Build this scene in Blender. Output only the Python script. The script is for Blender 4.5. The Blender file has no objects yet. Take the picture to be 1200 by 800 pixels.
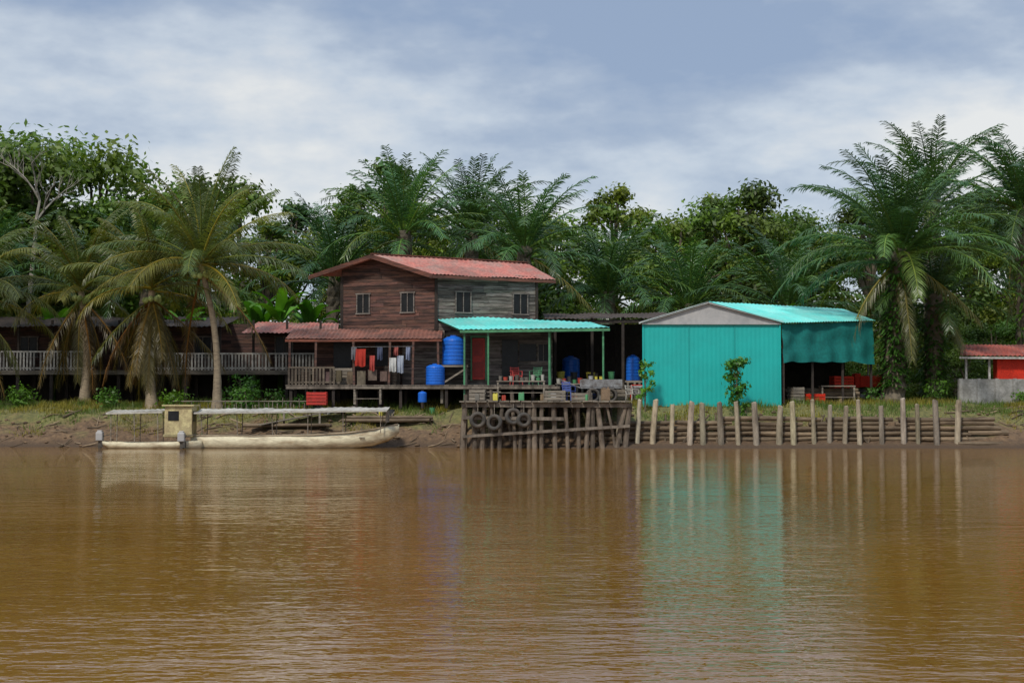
import bpy, math, random
import numpy as np
from mathutils import Vector, Matrix, noise
random.seed(7); RS=np.random.RandomState(11)
sc=bpy.context.scene
sc.view_settings.view_transform='Standard'; sc.view_settings.look='None'; sc.view_settings.exposure=0
R=random.random
def U(a,b): return a+(b-a)*random.random()

# ---------------------------------------------------------------- builder
class Grp:
    def __init__(s,name,pos):
        s.pos=Vector(pos); s.o=bpy.data.objects.new(name,None); s.o.location=s.pos; s.o.empty_display_size=.3
        sc.collection.objects.link(s.o)
class MB:
    def __init__(s): s.v=[];s.f=[];s.c=[]
    def face(s,pts,col=(1,1,1)):
        n=len(s.v); s.v.extend([tuple(p) for p in pts]); s.f.append(tuple(range(n,n+len(pts)))); s.c.append(col)
    def box(s,c,sz,rz=0,col=(1,1,1),M=None):
        if M is None: M=Matrix.Rotation(rz,3,'Z')
        c=Vector(c);n=len(s.v)
        for dx in(-.5,.5):
            for dy in(-.5,.5):
                for dz in(-.5,.5): s.v.append(tuple(c+M@Vector((dx*sz[0],dy*sz[1],dz*sz[2]))))
        for q in((0,1,3,2),(4,6,7,5),(0,4,5,1),(2,3,7,6),(0,2,6,4),(1,5,7,3)):
            s.f.append(tuple(n+i for i in q)); s.c.append(col)
    def tube(s,pts,rad,n=8,col=(1,1,1),cap=True,wob=0):
        pts=[Vector(p) for p in pts]
        if not hasattr(rad,'__len__'): rad=[rad]*len(pts)
        b=len(s.v); m=len(pts)
        for i,p in enumerate(pts):
            t=(pts[min(i+1,m-1)]-pts[max(i-1,0)]).normalized()
            a=t.cross(Vector((0,1,0))) if abs(t.y)<.9 else t.cross(Vector((1,0,0)))
            a.normalize(); bb=t.cross(a)
            for k in range(n):
                an=2*math.pi*k/n; r=rad[i]*(1+U(-wob,wob))
                s.v.append(tuple(p+a*(math.cos(an)*r)+bb*(math.sin(an)*r)))
        for i in range(m-1):
            for k in range(n):
                k2=(k+1)%n
                s.f.append((b+i*n+k,b+i*n+k2,b+(i+1)*n+k2,b+(i+1)*n+k)); s.c.append(col)
        if cap:
            s.f.append(tuple(b+k for k in range(n))); s.c.append(col)
            s.f.append(tuple(b+(m-1)*n+k for k in range(n))[::-1]); s.c.append(col)
    def beam(s,p0,p1,w,h,col=(1,1,1)):
        p0=Vector(p0);p1=Vector(p1);d=p1-p0;L=d.length;d.normalize()
        up=Vector((0,0,1)) if abs(d.z)<.95 else Vector((0,1,0))
        y=up.cross(d).normalized(); z=d.cross(y)
        M=Matrix((d,y,z)).transposed()
        s.box((p0+p1)/2,(L,w,h),col=col,M=M)
    def lathe(s,c,prof,n=20,col=(1,1,1)):
        b=len(s.v);m=len(prof)
        for r,z in prof:
            for k in range(n):
                a=2*math.pi*k/n; s.v.append((c[0]+r*math.cos(a),c[1]+r*math.sin(a),c[2]+z))
        for i in range(m-1):
            for k in range(n):
                k2=(k+1)%n; s.f.append((b+i*n+k,b+i*n+k2,b+(i+1)*n+k2,b+(i+1)*n+k)); s.c.append(col)
        s.f.append(tuple(b+(m-1)*n+k for k in range(n))); s.c.append(col)
    def torus(s,c,R0,r,ax=(0,1,0),n=22,m=8,col=(1,1,1),sq=1.0):
        ax=Vector(ax).normalized(); a=ax.cross(Vector((0,0,1))).normalized(); bb=ax.cross(a); c=Vector(c); b=len(s.v)
        for i in range(n):
            t=2*math.pi*i/n; d=a*math.cos(t)+bb*math.sin(t)
            for j in range(m):
                u=2*math.pi*j/m; s.v.append(tuple(c+d*(R0+r*math.cos(u))+ax*(r*sq*math.sin(u))))
        for i in range(n):
            for j in range(m):
                i2=(i+1)%n;j2=(j+1)%m; s.f.append((b+i*m+j,b+i2*m+j,b+i2*m+j2,b+i*m+j2)); s.c.append(col)
    def sheet(s,p00,p10,p11,p01,nc,amp,ny=4,thick=.0,col=(1,1,1),jit=.0,step=1.1):
        """corrugated sheet: corrugations counted along p00->p10"""
        p00,p10,p11,p01=map(Vector,(p00,p10,p11,p01)); nrm=(p10-p00).cross(p01-p00).normalized()
        nx=nc*4; b=len(s.v)
        for j in range(ny+1):
            v=j/ny
            for i in range(nx+1):
                u=i/nx; p=(p00*(1-u)+p10*u)*(1-v)+(p01*(1-u)+p11*u)*v
                s.v.append(tuple(p+nrm*(amp*math.sin(2*math.pi*i/4)+jit*noise.noise(p*1.3))))
        pc=1
        for j in range(ny):
            for i in range(nx):
                if i%28==0 : pc=U(.72,1.12)
                a=b+j*(nx+1)+i; s.f.append((a,a+1,a+nx+2,a+nx+1)); s.c.append((col[0]*pc,col[1]*pc,col[2]*pc))
    def quads(s,V,C):
        b=len(s.v); n=len(V); s.v.extend(map(tuple,V.reshape(-1,3).tolist()))
        s.f.extend([(b+4*i,b+4*i+1,b+4*i+2,b+4*i+3) for i in range(n)]); s.c.extend(map(tuple,C.tolist()))
    def mesh(s,name,mat,smooth=False):
        me=bpy.data.meshes.new(name); me.from_pydata(s.v,[],s.f); me.materials.append(mat)
        ca=me.color_attributes.new(name='Col',type='FLOAT_COLOR',domain='CORNER')
        cnt=np.array([len(f) for f in s.f]); C=np.ones((len(s.c),4),dtype=np.float32); C[:,:3]=np.array(s.c,dtype=np.float32)
        ca.data.foreach_set('color',np.repeat(C,cnt,axis=0).ravel())
        if smooth: me.polygons.foreach_set('use_smooth',[True]*len(me.polygons))
        me.update(); return me
    def build(s,name,mat,parent=None,smooth=False,bev=0):
        A=np.array(s.v); o=Vector(((A[:,0].min()+A[:,0].max())/2,(A[:,1].min()+A[:,1].max())/2,A[:,2].min()))
        s.v=[(x-o.x,y-o.y,z-o.z) for x,y,z in s.v]
        ob=bpy.data.objects.new(name,s.mesh(name,mat,smooth)); sc.collection.objects.link(ob)
        if parent: ob.parent=parent.o; ob.location=o-parent.pos
        else: ob.location=o
        if bev:
            m=ob.modifiers.new('bev','BEVEL'); m.width=bev; m.segments=2; m.limit_method='ANGLE'
        return ob
# ---------------------------------------------------------------- materials
def newmat(name):
    m=bpy.data.materials.new(name); m.use_nodes=True; nt=m.node_tree; nt.nodes.clear(); return m,nt
def N(nt,t,**k):
    n=nt.nodes.new(t)
    for a,b in k.items(): setattr(n,a,b)
    return n
def mapped(nt,sc_,kind='Object'):
    tc=N(nt,'ShaderNodeTexCoord'); mp=N(nt,'ShaderNodeMapping'); mp.inputs['Scale'].default_value=sc_
    nt.links.new(tc.outputs[kind],mp.inputs['Vector']); return mp.outputs[0]
def noi(nt,vec,scale,detail=4,rough=.55):
    n=N(nt,'ShaderNodeTexNoise'); n.inputs['Scale'].default_value=scale; n.inputs['Detail'].default_value=detail; n.inputs['Roughness'].default_value=rough
    nt.links.new(vec,n.inputs['Vector']); return n.outputs['Fac']
def rng(nt,val,a,b,c,d):
    n=N(nt,'ShaderNodeMapRange'); 
    for i,x in enumerate((a,b,c,d)): n.inputs[1+i].default_value=x
    nt.links.new(val,n.inputs[0]); return n.outputs[0]
def mixc(nt,f,a,b,mode='MIX'):
    n=N(nt,'ShaderNodeMix',data_type='RGBA',blend_type=mode)
    for sock,val in((n.inputs[0],f),(n.inputs[6],a),(n.inputs[7],b)):
        if hasattr(val,'node'): nt.links.new(val,sock)
        elif isinstance(val,(int,float)): sock.default_value=val
        else: sock.default_value=(*val,1)
    return n.outputs[2]
def surf(name,c1,c2=None,scale=3,stretch=(1,1,1),rough=.8,thr=(.4,.65),var=.25,bump=.3,metal=0,trans=0,spec=.4,fine=14):
    m,nt=newmat(name); v=mapped(nt,stretch)
    f=rng(nt,noi(nt,v,scale,5,.62),thr[0],thr[1],0,1)
    col=mixc(nt,f,c1,c2 if c2 else tuple(x*.75 for x in c1))
    nf=noi(nt,v,scale*fine/3,3,.6)
    g=N(nt,'ShaderNodeCombineColor'); r=rng(nt,nf,.25,.75,1-var,1+var)
    for i in range(3): nt.links.new(r,g.inputs[i])
    col=mixc(nt,1.0,col,g.outputs[0],'MULTIPLY')
    at=N(nt,'ShaderNodeAttribute',attribute_name='Col'); col=mixc(nt,1.0,col,at.outputs['Color'],'MULTIPLY')
    p=N(nt,'ShaderNodeBsdfPrincipled'); nt.links.new(col,p.inputs['Base Color']); p.inputs['Roughness'].default_value=rough
    p.inputs['Metallic'].default_value=metal; p.inputs['Specular IOR Level'].default_value=spec
    if bump:
        b=N(nt,'ShaderNodeBump'); b.inputs['Strength'].default_value=bump; b.inputs['Distance'].default_value=.02
        nt.links.new(nf,b.inputs['Height']); nt.links.new(b.outputs[0],p.inputs['Normal'])
    out=N(nt,'ShaderNodeOutputMaterial'); sh=p.outputs[0]
    if trans:
        t=N(nt,'ShaderNodeBsdfTranslucent'); nt.links.new(col,t.inputs['Color']); mx=N(nt,'ShaderNodeMixShader'); mx.inputs[0].default_value=trans
        nt.links.new(sh,mx.inputs[1]); nt.links.new(t.outputs[0],mx.inputs[2]); sh=mx.outputs[0]
    nt.links.new(sh,out.inputs['Surface']); return m
def leafmat(name,base,rough=.5,trans=.35,ov=.35,spec=.35):
    m,nt=newmat(name); at=N(nt,'ShaderNodeAttribute',attribute_name='Col')
    col=mixc(nt,1.0,base,at.outputs['Color'],'MULTIPLY')
    oi=N(nt,'ShaderNodeObjectInfo')
    warm=mixc(nt,oi.outputs['Random'],(1-ov,1-ov*.55,1.0),(1+ov*1.1,1+ov*.6,.8))
    col=mixc(nt,1.0,col,warm,'MULTIPLY')
    p=N(nt,'ShaderNodeBsdfPrincipled'); nt.links.new(col,p.inputs['Base Color']); p.inputs['Roughness'].default_value=rough; p.inputs['Specular IOR Level'].default_value=spec
    t=N(nt,'ShaderNodeBsdfTranslucent'); tc=mixc(nt,1.0,col,(1.4,1.55,.6),'MULTIPLY'); nt.links.new(tc,t.inputs['Color'])
    mx=N(nt,'ShaderNodeMixShader'); mx.inputs[0].default_value=trans
    nt.links.new(p.outputs[0],mx.inputs[1]); nt.links.new(t.outputs[0],mx.inputs[2])
    out=N(nt,'ShaderNodeOutputMaterial'); nt.links.new(mx.outputs[0],out.inputs['Surface']); return m
M_leaf=leafmat('broadleaf_foliage',(.078,.130,.022),ov=.42,trans=.32)
M_palm=leafmat('palm_leaflets',(.055,.118,.045),rough=.38,trans=.18,ov=.15,spec=.55)
M_coco=leafmat('coconut_leaflets',(.118,.145,.036),rough=.42,trans=.25,ov=.1,spec=.45)
M_grass=leafmat('grass_blades',(.19,.20,.042),trans=.3,ov=.1)
M_bark=surf('bark',(.15,.12,.08),(.08,.065,.045),scale=4,bump=.8)
M_ctrunk=surf('coconut_trunk',(.33,.26,.17),(.2,.15,.10),scale=4,stretch=(1,1,4),bump=.6)
M_wood=surf('weathered_wood',(.27,.23,.18),(.12,.10,.078),scale=2.5,stretch=(.5,.5,4),bump=.6)
M_woodr=surf('red_brown_planks',(.125,.060,.043),(.055,.032,.026),scale=2.5,stretch=(.5,.5,4),bump=.6,thr=(.42,.58))
M_woodg=surf('grey_planks',(.215,.185,.16),(.085,.07,.06),scale=2.5,stretch=(.5,.5,4),bump=.6,thr=(.42,.6))
M_pile=surf('old_piles',(.20,.165,.13),(.085,.068,.052),scale=2.5,stretch=(1,1,.5),bump=.7)
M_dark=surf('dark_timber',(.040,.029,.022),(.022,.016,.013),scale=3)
M_post=surf('pale_post_wood',(.38,.335,.25),(.19,.16,.115),scale=3,stretch=(1,1,.35),bump=.7)
M_log=surf('log_wood',(.20,.145,.09),(.09,.063,.038),scale=3,stretch=(.3,1,1),bump=.7)
M_rust=surf('rusty_red_roof',(.42,.14,.11),(.30,.18,.15),scale=1.6,stretch=(1,1,1),thr=(.38,.66),rough=.65,var=.3)
M_rustb=surf('rusty_brown_roof',(.25,.10,.07),(.13,.07,.055),scale=2,rough=.7)
M_droof=surf('dark_old_roof',(.07,.05,.04),(.04,.03,.025),scale=2,rough=.8)
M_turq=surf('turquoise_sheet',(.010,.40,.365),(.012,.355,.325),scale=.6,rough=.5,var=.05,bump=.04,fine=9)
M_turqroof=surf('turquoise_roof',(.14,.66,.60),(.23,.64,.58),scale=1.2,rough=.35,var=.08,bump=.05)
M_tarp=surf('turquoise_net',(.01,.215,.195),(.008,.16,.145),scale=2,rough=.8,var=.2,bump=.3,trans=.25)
M_gable=surf('grey_metal_sheet',(.40,.39,.38),(.31,.31,.31),scale=1,rough=.5,var=.1,bump=.1)
M_canopy=surf('pale_canopy_sheet',(.50,.48,.43),(.32,.30,.25),scale=2,rough=.6,var=.15,bump=.1)
M_white=surf('faded_white_paint',(.52,.50,.46),(.26,.235,.21),scale=3,rough=.7)
M_blue=surf('blue_plastic',(.012,.13,.58),(.014,.11,.46),scale=2,rough=.35,var=.08,bump=0)
M_red=surf('red_paint',(.45,.03,.02),(.30,.03,.02),scale=3,rough=.5)
M_orange=surf('orange_red_paint',(.62,.035,.015),(.48,.03,.015),scale=3,rough=.6,spec=.2)
M_greenp=surf('green_painted_post',(.07,.24,.11),(.05,.16,.08),scale=3,rough=.5)
M_conc=surf('concrete',(.34,.325,.30),(.20,.19,.17),scale=2,rough=.9)
M_rub=surf('tyre_rubber',(.05,.047,.042),(.09,.075,.06),scale=3,rough=.8)
M_cream=surf('cream_boat_paint',(.62,.56,.39),(.34,.26,.16),scale=2.2,stretch=(.5,1,2),thr=(.45,.70),rough=.6)
M_yel=surf('yellow_boat_paint',(.52,.45,.23),(.33,.26,.14),scale=3,rough=.6)
M_met=surf('dull_metal',(.28,.28,.28),(.14,.12,.11),scale=4,rough=.5,metal=.4)
M_cloth=surf('cloth',(.8,.8,.8),(.7,.7,.7),scale=4,rough=.9,trans=.2)
M_cg=surf('tinted_plastic',(.8,.8,.8),(.6,.6,.6),scale=3,rough=.5)
M_glass=surf('dark_window_glass',(.012,.013,.014),(.02,.021,.022),scale=2,rough=.35,bump=0,spec=.2)

# ---------------------------------------------------------------- ground
def lerp_prof(pr,t):
    if t<=pr[0][0]: return pr[0][1]
    for (a,b),(c,d) in zip(pr,pr[1:]):
        if t<=c: return b+(d-b)*(t-a)/(c-a)
    return pr[-1][1]
PL=[(-60,-3),(-6,-1.6),(-1,-.3),(0,0),(.4,.22),(.75,.5),(1.3,.7),(2.0,1.0),(2.5,1.38),(4.2,1.66),(6,1.84),(9,1.9)]
PR=[(-60,-3),(-6,-1.6),(-1,-.3),(0,0),(.5,.13),(1.0,.3),(1.25,.42),(1.45,1.05),(2.4,1.32),(3.6,1.72),(5,1.86),(9,1.9)]
def sm(a,b,x):
    t=max(0,min(1,(x-a)/(b-a))); return t*t*(3-2*t)
def gz(x,y):
    w=sm(1,4,x)*(1-sm(19.5,21,x)); sh=62.2-1.4*sm(-4,2,x)+.35*noise.noise(Vector((x*.25,3,0)))+.18*noise.noise(Vector((x*1.1,7,0)))
    t=y-sh+.5*noise.noise(Vector((x*.8,1,5)))*sm(.3,1.5,y-sh)
    z=lerp_prof(PL,t)*(1-w)+lerp_prof(PR,y-60.5)*w
    if -2<t<12: z+=.12*noise.noise(Vector((x*.7,y*.7,1)))*min(1,max(0,t+.6))+.09*noise.noise(Vector((x*2.5,y*2.5,4)))*min(1,max(.2,t))
    return z
xs=[-2500,-900,-300,-120,-60,-45]+list(np.arange(-38,38.01,.28))+[45,60,120,300,900,2500]
ys=[-400,-100,0,30,50,56]+list(np.arange(58,70.01,.16))+list(np.arange(71,90,2))+[100,130,200,400,1000,3000]
mb=MB()
for y in ys:
    for x in xs: mb.v.append((x,y,gz(x,y)))
nx=len(xs)
for j in range(len(ys)-1):
    for i in range(nx-1):
        a=j*nx+i; mb.f.append((a,a+1,a+nx+1,a+nx)); mb.c.append((1,1,1))
m,nt=newmat('bank_soil_and_grass')
tc=N(nt,'ShaderNodeNewGeometry'); pos=tc.outputs['Position']; sep=N(nt,'ShaderNodeSeparateXYZ'); nt.links.new(pos,sep.inputs[0])
n1=noi(nt,pos,.55,5,.6); n2=noi(nt,pos,5,4,.65)
mud=mixc(nt,rng(nt,n2,.35,.65,0,1),(.185,.115,.06),(.085,.052,.03))
grs=mixc(nt,rng(nt,n2,.35,.65,0,1),(.19,.17,.055),(.085,.09,.03))
h=N(nt,'ShaderNodeMath',operation='MULTIPLY_ADD'); nt.links.new(n1,h.inputs[0]); h.inputs[1].default_value=2.6; h.inputs[2].default_value=-1.3
h2=N(nt,'ShaderNodeMath',operation='ADD'); nt.links.new(h.outputs[0],h2.inputs[0]); nt.links.new(sep.outputs[2],h2.inputs[1])
c=mixc(nt,rng(nt,h2.outputs[0],.65,1.2,0,1),mud,grs)
c=mixc(nt,rng(nt,sep.outputs[2],.05,.4,1,0),c,(.07,.043,.024))
p=N(nt,'ShaderNodeBsdfPrincipled'); p.inputs['Roughness'].default_value=.9; nt.links.new(c,p.inputs['Base Color'])
b=N(nt,'ShaderNodeBump'); b.inputs['Distance'].default_value=.1; b.inputs['Strength'].default_value=1; nt.links.new(n2,b.inputs['Height']); nt.links.new(b.outputs[0],p.inputs['Normal'])
o=N(nt,'ShaderNodeOutputMaterial'); nt.links.new(p.outputs[0],o.inputs[0])
me=mb.mesh('ground',m,True); ob=bpy.data.objects.new('ground',me); sc.collection.objects.link(ob)

# ---------------------------------------------------------------- water
mb=MB(); mb.face([(-2500,-400,0),(2500,-400,0),(2500,66,0),(-2500,66,0)])
m,nt=newmat('muddy_river_water')
tc=N(nt,'ShaderNodeNewGeometry')
def wm(sx,sy,rz=0):
    mp=N(nt,'ShaderNodeMapping'); mp.inputs['Scale'].default_value=(sx,sy,1); mp.inputs['Rotation'].default_value=(0,0,rz); nt.links.new(tc.outputs['Position'],mp.inputs[0]); return mp.outputs[0]
a1=noi(nt,wm(.45,1.0,.1),1.0,1,.5); a2=noi(nt,wm(1.3,2.8,-.12),1.0,2,.5); a3=noi(nt,wm(4.0,8.0,.06),1.0,2,.6)
patch=rng(nt,noi(nt,wm(.04,.14),1.0,3,.5),.35,.65,.55,1.3)
def mul(a,b):
    n=N(nt,'ShaderNodeMath',operation='MULTIPLY')
    for i,x in enumerate((a,b)):
        if hasattr(x,'node'): nt.links.new(x,n.inputs[i])
        else: n.inputs[i].default_value=x
    return n.outputs[0]
def add(a,b):
    n=N(nt,'ShaderNodeMath',operation='ADD'); nt.links.new(a,n.inputs[0]); nt.links.new(b,n.inputs[1]); return n.outputs[0]
H=mul(add(add(mul(a1,.013),mul(a2,.014)),mul(a3,.008)),patch)
b=N(nt,'ShaderNodeBump'); b.inputs['Distance'].default_value=1; b.inputs['Strength'].default_value=1; nt.links.new(H,b.inputs['Height'])
p=N(nt,'ShaderNodeBsdfPrincipled'); p.inputs['Roughness'].default_value=.015; p.inputs['IOR'].default_value=1.38
c=mixc(nt,rng(nt,noi(nt,wm(.05,.12),1.0,4,.5),.35,.65,0,1),(.235,.113,.019),(.185,.088,.015)); nt.links.new(c,p.inputs['Base Color'])
nt.links.new(b.outputs[0],p.inputs['Normal']); o=N(nt,'ShaderNodeOutputMaterial'); nt.links.new(p.outputs[0],o.inputs[0])
me=mb.mesh('river_water',m); ob=bpy.data.objects.new('river_water',me); sc.collection.objects.link(ob)

# ---------------------------------------------------------------- vegetation
def frond(mb,rb,base,az,el,L,droop,nl,ll,lw,col,flat=.3,hang=.5,curl=0):
    n=12; p=Vector(base); pts=[p.copy()]; e=el; a=az; dirs=[]
    for i in range(n):
        t=i/n; e2=el-droop*(t**1.5); a=az+curl*t
        d=Vector((math.cos(a)*math.cos(e2),math.sin(a)*math.cos(e2),math.sin(e2))); dirs.append(d)
        p=p+d*(L/n); pts.append(p.copy())
    dirs.append(dirs[-1])
    rb.tube(pts,[.06*(1-.85*i/n)*L/5 for i in range(n+1)],4,col=(col[0]*2.0,col[1]*1.6,col[2]*1.1),cap=False)
    for k in range(nl):
        t=.10+.90*(k+.5*R())/nl; x=t*n; i=min(int(x),n-1); fr=x-i
        pp=pts[i].lerp(pts[i+1],fr); d=dirs[i].lerp(dirs[i+1],fr).normalized()
        side=d.cross(Vector((0,0,1)))
        if side.length<.05: side=Vector((-math.sin(az),math.cos(az),0))
        side.normalize(); up=side.cross(d)
        pl=ll*(.35+.65*math.sin(math.pi*min(1,t*.86+.12))**.7)*U(.85,1.1)
        for s_ in(-1,1):
            if R()<.03: continue
            fw=.5+.75*t
            dd=(side*s_+d*fw+up*U(-flat,flat+.15)).normalized()
            m1=pp+dd*pl*.5+Vector((0,0,-hang*pl*.12)); tip=pp+dd*pl*.9+Vector((0,0,-hang*pl*U(.4,.7)))
            w=d*lw*.5; c=U(.7,1.3); cc=(col[0]*c,col[1]*c,col[2]*c)
            b=len(mb.v); mb.v.extend([tuple(pp-w*.6),tuple(pp+w*.6),tuple(m1+w),tuple(m1-w),tuple(tip)])
            mb.f.append((b,b+1,b+2,b+3)); mb.f.append((b+3,b+2,b+4)); mb.c.append(cc); mb.c.append(cc)
def palm(name,base,crown,nf,L,ll,lw,nl,kind='oil',dead=0,trunk=(.4,.32),lean=0,fern=0,spread=1.0,bright=1.0):
    g=Grp(name,base); base=Vector(base); crown=Vector(crown)
    tb=MB(); n=26; pts=[];rad=[]
    for i in range(n+1):
        t=i/n; q=base.lerp(crown,t); q.x+=lean*math.sin(t*math.pi)*1.0; pts.append(q)
        r=trunk[0]+(trunk[1]-trunk[0])*t
        if kind=='coco': r*=1+.06*(i%2)+(.7*(1-t)**8)
        else: r*=1+.18*(i%2)
        rad.append(r)
    pts[0].z-=.3
    tb.tube(pts,rad,12,wob=.05 if kind=='coco' else .16); tb.build('trunk',M_ctrunk if kind=='coco' else M_bark,g,smooth=(kind=='coco'))
    lb=MB(); rb=MB()
    for i in range(nf):
        f=(i+.5)/nf
        az=i*2.39996+U(-.25,.25)
        if kind=='oil':
            el=math.radians(86-84*f**1.05+U(-8,8)); dr=math.radians(U(34,64)+34*f); q=U(.55,1.25)*bright; col=[(.95*q,1.1*q,.9*q),(.85*q,q,q),(1.3*q,1.25*q,.8*q)][i%3]
            if f>.85 and R()<.3: col=(1.6,1.2,.6)
            LL=L*U(.85,1.1)*(.72+.28*min(1,f*3)); frond(lb,rb,crown+Vector((math.cos(az)*.2,math.sin(az)*.2,U(-.2,.3)-.5*f)),az,el,LL,dr,nl,ll,lw,col,flat=.35,hang=.5,curl=U(-.35,.35))
        else:
            el=math.radians(86-92*f**1.05+U(-8,8)); dr=math.radians(U(28,62)+18*f); q=U(.7,1.25)*bright; col=[(q,q,q),(1.2*q,1.05*q,.9*q),(.8*q,.95*q,.9*q)][i%3]
            if f>.85: col=(1.35,1.02,.7)
            frond(lb,rb,crown+Vector((0,0,U(-.1,.2))),az,el,L*U(.85,1.08),dr,nl,ll,lw,col,flat=.12,hang=.95,curl=U(-.3,.3))
    for i in range(dead):
        az=i*2.4+U(-.3,.3)
        if kind=='coco': frond(lb,rb,crown+Vector((0,0,-.4)),az,math.radians(U(-78,-35)),L*U(.8,1.1),math.radians(U(15,40)),nl,ll*.65,lw,(1.0*U(.6,1.1),.62*U(.7,1),.55),flat=.4,hang=1.3)
        else: frond(lb,rb,crown+Vector((0,0,-.4)),az,math.radians(U(-70,-30)),L*U(.7,.9),math.radians(U(15,40)),nl,ll*.7,lw,(2.2,1.05,.75),flat=.3,hang=1.6)
    lb.build('fronds',M_coco if kind=='coco' else M_palm,g); rb.build('frond_ribs',M_coco if kind=='coco' else M_palm,g)
    if kind=='coco':
        nb=MB()
        for i in range(9):
            a=i*.8; nb.lathe((crown.x+math.cos(a)*.32,crown.y+math.sin(a)*.32,crown.z-.55+U(-.15,.1)),[(.02,0),(.1,.04),(.14,.14),(.11,.24),(.03,.29)],10,col=(.5,.6,.2))
        nb.build('coconuts',M_cg,g,smooth=True)
    if fern:
        fb=MB(); K=fern
        V=np.zeros((K,4,3)); C=np.zeros((K,3))
        for k in range(K):
            t=U(.12,.93); q=base.lerp(crown,t); a=U(0,6.28); rr=trunk[0]*U(.7,1.0)+.5*abs(random.gauss(0,.5))*(1 if t>.3 else .5)
            c0=q+Vector((math.cos(a)*rr,math.sin(a)*rr,0)); d=Vector((math.cos(a),math.sin(a),U(-.9,.5))).normalized(); s_=d.cross(Vector((0,0,1))).normalized()*U(.03,.07); l=U(.15,.4)
            V[k]=[c0-s_,c0+s_,c0+d*l+s_*.6+Vector((0,0,-.05)),c0+d*l-s_*.6+Vector((0,0,-.05))]; u=U(.5,1.2); C[k]=(u*.8,u*1.15,u*.8)
        fb.quads(V,C); fb.build('epiphyte_ferns',M_leaf,g)
    return g
palm('coconut_palm',(-13.6,65.6,1.6),(-14.4,65.6,8.3),32,5.2,.95,.05,66,'coco',2,trunk=(.17,.115),lean=.3)
palm('coconut_palm',(-16.9,66.8,1.7),(-17.0,67.0,7.2),22,4.5,.9,.05,54,'coco',24,trunk=(.2,.15),lean=-.1,bright=.8)
palm('coconut_palm',(-20.9,69.5,1.8),(-21.2,69.8,7.4),26,4.6,.9,.055,52,'coco',12,trunk=(.2,.15),lean=.2,bright=.75)
palm('coconut_palm',(-26.6,67.0,1.8),(-25.8,67.2,7.0),26,4.8,.95,.055,54,'coco',6,trunk=(.2,.15),lean=.2,bright=.85)
palm('oil_palm',(17.9,67.0,1.8),(18.4,67.2,9.2),50,6.5,.92,.066,66,'oil',5,trunk=(.5,.42),fern=2600)
palm('oil_palm',(20.4,69.0,1.8),(20.6,69.2,7.2),24,4.8,.85,.06,48,'oil',4,trunk=(.42,.38),fern=1200,bright=.8)
palm('oil_palm',(25.8,71.5,1.8),(26.0,71.5,11.8),44,6.2,.9,.068,56,'oil',3,trunk=(.45,.4),fern=900)
palm('oil_palm',(23.8,80.5,1.8),(23.9,80.5,13.4),32,6.2,.9,.08,42,'oil',2,trunk=(.45,.4),bright=.85)
for (x,y,z,b_) in [(-6.1,80,11.6,1.15),(.7,79,10.6,1.05),(-2.4,86,12.4,.75),(-10.5,84,9.3,.85),(5.6,83,8.4,.85),(10.2,82,7.6,1.1),(-20.5,80,8.8,.75),(29,77,10.5,1),(-28,76,8.6,.85),(15.6,80,7.4,.9)]:
    palm('oil_palm',(x+U(-.5,.5),y,1.8),(x,y,z),38,U(5.7,6.4),.92,.085,36,'oil',2,trunk=(.42,.36),bright=b_)

# broadleaf trees
def leafcloud(cs,rad,n,size,tint):
    V=[];C=[]
    for (c,r,tn) in zip(cs,rad,tint):
        k=int(n*(r**2)); d=RS.normal(size=(k,3)); d/=np.linalg.norm(d,axis=1)[:,None]; rr=r*(RS.rand(k)**.35)*(1+.25*RS.normal(size=k)); P=np.array(c)+d*rr[:,None]*np.array([1,1,.75])
        nrm=d+RS.normal(size=(k,3))*.55+np.array([0,0,.5]); nrm/=np.linalg.norm(nrm,axis=1)[:,None]
        a=np.cross(nrm,RS.normal(size=(k,3))); a/=np.linalg.norm(a,axis=1)[:,None]; b_=np.cross(nrm,a); s=size*(.6+.8*RS.rand(k))[:,None]
        q=np.stack([P-a*s,P-b_*s*.5,P+a*s,P+b_*s*.5],axis=1); V.append(q)
        u=(.75+.5*RS.rand(k))[:,None]; C.append(np.array(tn)[None,:]*u)
    return np.concatenate(V),np.concatenate(C)
def broad_mesh(name,H,W,ncl,seed,leaf=.2,dens=210,low=.25,open_=0):
    random.seed(seed); mb=MB(); wb=MB()
    cs=[];rd=[];tn=[]
    wb.tube([(0,0,-.3),(U(-.2,.2),0,H*.3),(U(-.4,.4),U(-.3,.3),H*.6),(U(-.5,.5),0,H*.85)],[H*.022,H*.018,H*.012,H*.004],8)
    for i in range(ncl):
        z=low+(1-low)*R(); env=math.sin(math.pi*min(1,max(.05,(z-low)/(1-low)*.85+.13)))**.6
        a=U(0,6.28); rr=W*env*math.sqrt(U(.15,1)); r=U(.8,1.6)*W/4.5
        c=(math.cos(a)*rr,math.sin(a)*rr,z*H-r*.5); cs.append(c); rd.append(r); u=U(.55,1.55); tn.append((u*U(.85,1.25),u,u*U(.7,1.1)))
        if i%2==0: wb.tube([(0,0,H*(.25+.4*z*.8)),(c[0]*.5,c[1]*.5,c[2]-.6),c],[H*.008,H*.005,H*.002],5)
    V,C=leafcloud(cs,rd,dens,leaf,tn); mb.quads(V,C)
    return mb.mesh(name+'_crown',M_leaf),wb.mesh(name+'_trunk',M_bark)
variants=[broad_mesh('broadleaf%d'%i,14,4.6,34+3*i,40+i,leaf=.18,dens=170) for i in range(4)]
variants.append(broad_mesh('broadleaf_slim',15,3.4,30,60,leaf=.17,dens=280))
variants.append(broad_mesh('broadleaf_wide',13,6,42,61,leaf=.19,dens=115))
random.seed(99)
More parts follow.
